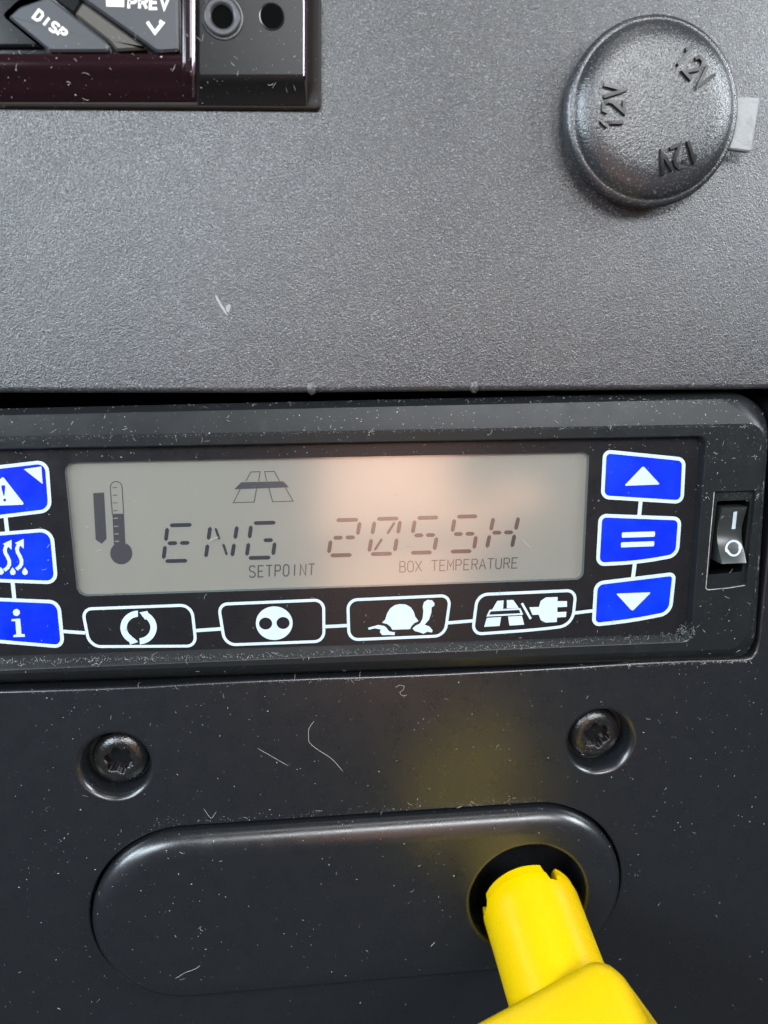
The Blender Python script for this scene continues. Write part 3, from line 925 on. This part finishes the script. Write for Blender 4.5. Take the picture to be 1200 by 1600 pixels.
# ------------------------------------------------------------------ screws
for i, ((bp, br, hp_), lab) in enumerate(zip(BORES, ['black six-lobe screw in round recess left of yellow key, under the info key', 'black six-lobe screw in round recess above the yellow key'])):
    c = bore_c[i]
    hb = U(hp_[0], hp_[1], -2.6)
    base = Vector((hb.x, hb.y, -5.25)) * 1.0
    sc = thing('torx_screw', base, lab, 'screw', 'screws of the lower panel')
    R = (42.5 if i == 0 else 39) * mmpp(*hp_, -1.6)
    # head: lathe outside, six-lobe rim, socket
    N = 72
    lobe = []
    for a in range(N):
        t = 2 * math.pi * a / N + 0.3
        lobe.append((R * 0.47 * (1 + 0.13 * math.cos(6 * t)), 2 * math.pi * a / N))
    mb = MB()
    rings = []
    for r, h in [(1.0, -.9), (1.0, 0.1), (0.97, 0.6), (0.9, 1.1), (0.8, 1.5), (0.7, 1.75), (0.63, 1.88)]:
        rings.append([base + Vector((R * r * math.cos(2 * math.pi * a / N), R * r * math.sin(2 * math.pi * a / N), h + 0.9)) for a in range(N)])
    rings.append([base + Vector((r * 1.04 * math.cos(t), r * 1.04 * math.sin(t), 2.8)) for r, t in lobe])
    rings.append([base + Vector((r * math.cos(t), r * math.sin(t), 2.7)) for r, t in lobe])
    mb.loft(rings)
    hd = mb.build('screw_head', M['screw'], sc, smooth=50)
    mb = MB()
    mb.loft([[base + Vector((r * math.cos(t), r * math.sin(t), 2.7)) for r, t in lobe], [base + Vector((r * .94 * math.cos(t), r * .94 * math.sin(t), 0.9)) for r, t in lobe]], False, True)
    mb.build('drive_socket', M['radio_black'], hd, smooth=50)

# ------------------------------------------------------------------ yellow key
vp = Vector(((485 - 600) / F, (400 - 800) / F, 1.0))
A = Vector((-vp.dot(U_), vp.dot(V_), vp.dot(D_))).normalized()
k0 = U(828, 1415, 2.0)
e1 = Vector((0.845, 0.535, 0)); e1 = (e1 - e1.dot(A) * A).normalized()
e2 = A.cross(e1).normalized()
yk = thing('battery_isolator_key', k0, 'bright yellow plastic key plugged into the round hole of the pad', 'key')
BR = 11.0
NB = 120
BS = -1.0                       # start of the barrel along its axis
def start(t):
    d = math.degrees(t) % 360
    for c_, w_, dep in NOTCH:
        dd = abs((d - c_ + 180) % 360 - 180)
        if dd < w_:
            return BS + dep * min(1, (1 - dd / w_) * 4) ** 0.5
    return BS
def ang_of(px, py, h):
    p = U(px, py, h) - k0
    return math.degrees(math.atan2(p.dot(e2), p.dot(e1)))
NOTCH = [(ang_of(851, 1350, 1.0), 8, 4.0), (ang_of(757, 1405, 1.0) , 9, 3.0)]
def ringk(r, fs, extra=0):
    return [k0 + (e1 * math.cos(t) + e2 * math.sin(t)) * r + A * (fs(t) + extra) for t in [2 * math.pi * i / NB for i in range(NB)]]
mb = MB()
mb.loft([ringk(BR - 1.9, lambda t: 8.0), ringk(BR - 1.9, start), ringk(BR - .55, start), ringk(BR - .3, start, 0.2), ringk(BR - .25, lambda t: max(start(t) + .25, BS + 2.2)), ringk(BR, lambda t: max(start(t) + .3, BS + 2.5)), ringk(BR - .3, lambda t: 12.0), ringk(BR - .6, lambda t: 29.0)])
mb.build('barrel', M['yellow'], yk, smooth=38)
HS = 27.0
mb = MB()
sa = math.radians(ang_of(765, 1450, 8.0))
mb.tube([k0 + (e1 * math.cos(sa + .002 * q) + e2 * math.sin(sa + .002 * q)) * (BR - .3 - .02 * q) + A * q for q in range(3, 27, 2)], 0.16, 5)
mb.build('mould_seam', M['yellow'], yk)
def rrect(w, t, r, s_, n=8):
    out = []
    sh = -2.8 + min(1, max(0, (s_ - HS) / 8)) * 0.8 + min(1, max(0, (s_ - HS - 16) / 14)) * 5.0
    for cx_, cy_, a0 in [(w - r, t - r, 0), (-(w - r), t - r, 90), (-(w - r), -(t - r), 180), (w - r, -(t - r), 270)]:
        for i in range(n + 1):
            a = math.radians(a0 + 90 * i / n)
            out.append(k0 + e1 * (sh + cx_ + r * math.cos(a)) + e2 * (cy_ + r * math.sin(a)) + A * s_)
    return out
KW, KT = 16.4, 11.6
secs = [(KW - 3.4, KT - 2.7, 2.2, 0), (KW - 2.2, KT - 1.7, 2.8, .3), (KW - 1.2, KT - .9, 3.2, .9), (KW - .45, KT - .35, 3.6, 1.8), (KW, KT, 3.8, 3.0), (KW + .5, KT + .15, 3.8, 4.6), (KW + .6, KT + .2, 3.4, 8), (KW + 1.2, KT + .3, 3.4, 16), (KW + 1.6, KT + .3, 3.6, 20), (KW + 3, KT + .3, 3.8, 26), (KW + 3, KT + .3, 3.8, 34), (KW + 3, KT + .1, 3.4, 44), (KW + 2.3, KT - .6, 2.8, 45.6), (KW + 1, KT - 1.8, 2, 46.2)]
mb = MB()
mb.loft([rrect(w, t, r, HS + s_) for w, t, r, s_ in secs], True, True)
mb.build('handle', M['yellow'], yk, smooth=45)

# ------------------------------------------------------------------ lint and dust
bpy.context.view_layer.update()
dg = bpy.context.evaluated_depsgraph_get()
def drop(p):
    """surface point straight under (u, v)"""
    hit, loc, nor, idx, ob, _ = SC.ray_cast(dg, W((p[0], p[1], 70.0)), Vector((0, 1, 0)), distance=0.2)
    if not hit: return None
    return Vector((loc.x / S, loc.z / S, -loc.y / S)), Vector((nor.x, nor.z, -nor.y)), ob
def lint(px_pts, r, label, h0=0.0):
    pts = [U(x, y, h0) for x, y in px_pts]
    out = []
    for a, b in zip(pts, pts[1:]):
        for i in range(4):
            out.append(a.lerp(b, i / 4))
    out.append(pts[-1])
    sm = [out[0]] + [(out[i - 1] + out[i] * 2 + out[i + 1]) / 4 for i in range(1, len(out) - 1)] + [out[-1]]
    g = []
    for i, p in enumerate(sm):
        d = drop(p)
        g.append(Vector((p.x, p.y, (d[0].z if d else h0) + r * 1.1)))
    mb = MB(); mb.tube(g, r, 5)
    o = mb.build('lint_fibre', M['lint'], None, g[0])
    return tag(o, label, 'lint', 'lint fibres on the dash')
lint([(490.6, 1126.7), (482, 1138), (482, 1159), (493, 1169), (518.6, 1185), (536, 1205)], 0.05, 'long curled pale lint fibre between the two screws')
lint([(402, 1168.7), (425, 1182), (451, 1196.7)], 0.042, 'short straight pale lint fibre left of the long curled one')
lint([(273.7, 1529), (290, 1519), (305, 1514), (313, 1508)], 0.045, 'pale lint fibre near the lower left end of the raised pad', 3.3)
lint([(618, 1074), (624, 1070), (632, 1072), (630, 1078), (624, 1082), (628, 1087), (636, 1086)], 0.04, 'tiny looped pale lint fibre under the display bezel')
lint([(318, 1263), (330, 1280), (338, 1268)], 0.04, 'pale lint fibre caught on the top edge of the raised pad')
lint([(816, 843), (830, 857)], 0.07, 'white lint fibre on the display right of the last character', 1.2)
lint([(325, 847), (335, 841), (342, 839)], 0.07, 'white lint fibre on the display across the second character', 1.2)

def fleck(mb, c, n, size, long_):
    n = n.normalized()
    x = n.orthogonal().normalized()
    a = random.random() * 6.28
    y = n.cross(x)
    dx = x * math.cos(a) + y * math.sin(a); dy = n.cross(dx)
    l, w, t = size * long_, size, size * 0.45
    p = [c + dx * l + n * t * .4, c + dy * w * random.uniform(.6, 1) + n * t * .3, c - dx * l * random.uniform(.6, 1) + n * t * .4, c - dy * w * random.uniform(.6, 1) + n * t * .3, c + n * t, c - n * t * .3]
    mb.add(p, [(0, 1, 4), (1, 2, 4), (2, 3, 4), (3, 0, 4), (1, 0, 5), (2, 1, 5), (3, 2, 5), (0, 3, 5)])
def fibre(mb, c, n, L, r):
    n = n.normalized(); x = n.orthogonal().normalized(); y = n.cross(x)
    a = random.random() * 6.28; bend = random.uniform(-1.6, 1.6)
    pts = []
    p = c + n * r
    for i in range(5):
        pts.append(p.copy())
        d = x * math.cos(a) + y * math.sin(a)
        p = p + d * (L / 4) + n * random.uniform(-.2, .3) * r
        a += bend / 4 + random.uniform(-.3, .3)
    mb.tube(pts, r, 3)
dm = MB()
def scatter(n, box, smin, smax, pf=0.08, dens=None, ok=None):
    x0, y0, x1, y1 = box
    for _ in range(n):
        px, py = random.uniform(x0, x1), random.uniform(y0, y1)
        if dens and random.random() > dens(px, py): continue
        d = drop(U(px, py, 1.5))
        if d is None: continue
        c, nn, ob = d
        if ob.name.startswith(('barrel', 'handle', 'shade_sheet', 'lint')): continue
        if ok and not ok(ob): continue
        s_ = smin + (smax - smin) * random.random() ** 3
        if random.random() < pf: fibre(dm, c, nn, random.uniform(.4, 1.5), random.uniform(.025, .05))
        else: fleck(dm, c, nn, s_, random.choice([1, 1, 1.3, 2.2]))
clus = [(random.uniform(0, 1200), random.uniform(1040, 1600), random.uniform(30, 110)) for _ in range(16)] + [(1130, 1080, 60), (1080, 1270, 70), (1100, 1150, 60), (980, 1330, 40)]
def cl(px, py):
    return min(1, .3 + sum(math.exp(-((px - a) ** 2 + (py - b) ** 2) / (s_ * s_)) for a, b, s_ in clus))
scatter(2600, (0, 1035, 1200, 1600), .03, .13, .03, cl)
scatter(750, (0, 622, 1200, 715), .03, .13, .05)
scatter(380, (0, 700, 1200, 1030), .03, .11, .06)
scatter(300, (1090, 640, 1200, 1020), .03, .13, .08)
scatter(260, (0, 60, 500, 170), .03, .12, .12)
scatter(260, (0, 170, 1200, 605), .03, .10, .16)
# settled along the ledges
def along(pts, n, spread, smin, smax, pf=.04):
    seg = [Vector(p) for p in pts]
    for _ in range(n):
        i = random.randrange(len(seg) - 1)
        p = seg[i].lerp(seg[i + 1], random.random())
        px, py = p.x + random.gauss(0, spread), p.y + random.gauss(0, spread)
        d = drop(U(px, py, 0.5))
        if d is None: continue
        if d[2].name.startswith(('barrel', 'handle', 'shade_sheet')): continue
        s_ = smin + (smax - smin) * random.random() ** 2
        if random.random() < pf: fibre(dm, d[0], d[1], random.uniform(.5, 1.5), .03)
        else: fleck(dm, d[0], d[1], s_, random.choice([1, 1.4]))
along([(900, 1045), (1000, 1039), (1085, 1036), (1165, 1034), (1183, 1020)], 520, 2.0, .04, .13)
along([(400, 1067), (600, 1060), (900, 1045)], 260, 2.2, .03, .11)
along([(0, 1083), (200, 1077), (400, 1067)], 130, 2.2, .03, .10)
along([(0, 1030), (150, 1026), (300, 1022), (450, 1018)], 650, 2.0, .03, .09)
along([(450, 1018), (700, 1008), (900, 998), (1060, 990)], 650, 2.2, .03, .10)
along([(1060, 990), (1072, 975)], 160, 5, .03, .10)
along([(240, 1288), (500, 1274), (700, 1262), (850, 1254)], 420, 4, .03, .10)
along([(0, 636), (300, 632), (600, 626), (900, 622), (1150, 628)], 420, 3, .04, .16)
along([(0, 684), (400, 676), (800, 668), (1190, 663)], 900, 1.6, .02, .07, .01)
along([(1118, 772), (1178, 772)], 130, 4, .04, .12)
along([(1195, 670), (1185, 800), (1168, 1000)], 200, 2, .03, .09)
for (px, py), br, _ in BORES:
    along([(px - br * .6, py + br * .55), (px, py + br * .78), (px + br * .6, py + br * .55)], 130, 5, .03, .10)
tag(dm.build('dust', M['dust']), 'pale dust specks and short fibres scattered over the black plastic', 'dust', kind='stuff')

# ------------------------------------------------------------------ hand in front of the dash, behind the lens (seen only in the display's reflection)
def reflected(px, py, H):
    """dashboard point at height H that the display mirrors towards the lens at photograph pixel px, py"""
    P = U(px, py, 1.15)
    k = (H - 1.15) / (CH - 1.15)
    return Vector((P.x + (P.x - CU) * k, P.y + (P.y - CV) * k, H))
HH = 262.0
def skinned(name, chains, mt, org, label, cat):
    """chains of (point mm, radius mm) that share their first vertex index where given"""
    vs_, rs, es = [], [], []
    for ch in chains:
        prev = None
        for q in ch:
            if isinstance(q, int):
                prev = q; continue
            vs_.append(W(q[0] - org)); rs.append(q[1] * S)
            if prev is not None: es.append((prev, len(vs_) - 1))
            prev = len(vs_) - 1
    me = bpy.data.meshes.new(name)
    me.from_pydata(vs_, es, [])
    o = bpy.data.objects.new(name, me); COL.objects.link(o); o.location = W(org)
    md = o.modifiers.new('skin', 'SKIN')
    for i, sv in enumerate(me.skin_vertices[0].data):
        sv.radius = (rs[i], rs[i] * 0.8); sv.use_root = (i == 0)
    md.use_smooth_shade = True
    sb = o.modifiers.new('sub', 'SUBSURF'); sb.levels = 2; sb.render_levels = 2
    me.materials.append(mt)
    return tag(o, label, cat)
def Q(px, py, dh=0): return reflected(px, py, HH + dh)
hand = [
    [(Q(600, 1130, -10), 29), (Q(600, 1040, -34), 34), (Q(602, 925, -16), 41), (Q(598, 800), 43)],       # wrist to palm
    [3, (Q(535, 690, 6), 16), (Q(524, 590, 8), 10), (Q(518, 520, 6), 9), (Q(514, 465, 0), 7.5)],
    [3, (Q(585, 680, 6), 16), (Q(580, 565, 8), 10.5), (Q(577, 480, 6), 9), (Q(575, 415, 0), 8)],
    [3, (Q(636, 680, 6), 16), (Q(638, 570, 8), 10.5), (Q(640, 485, 6), 9), (Q(642, 425, 0), 8)],
    [3, (Q(680, 695, 6), 15), (Q(690, 610, 8), 9.5), (Q(696, 540, 6), 8), (Q(700, 495, 0), 7)],
    [2, (Q(705, 870, -14), 17), (Q(770, 805, -20), 14), (Q(815, 772, -24), 12.5), (Q(862, 790, -28), 10.5)],
]
skinned('person', hand, M['skin'], Q(600, 1130, -10), 'bare hand mirrored as a pink blur in the grey display', 'person')
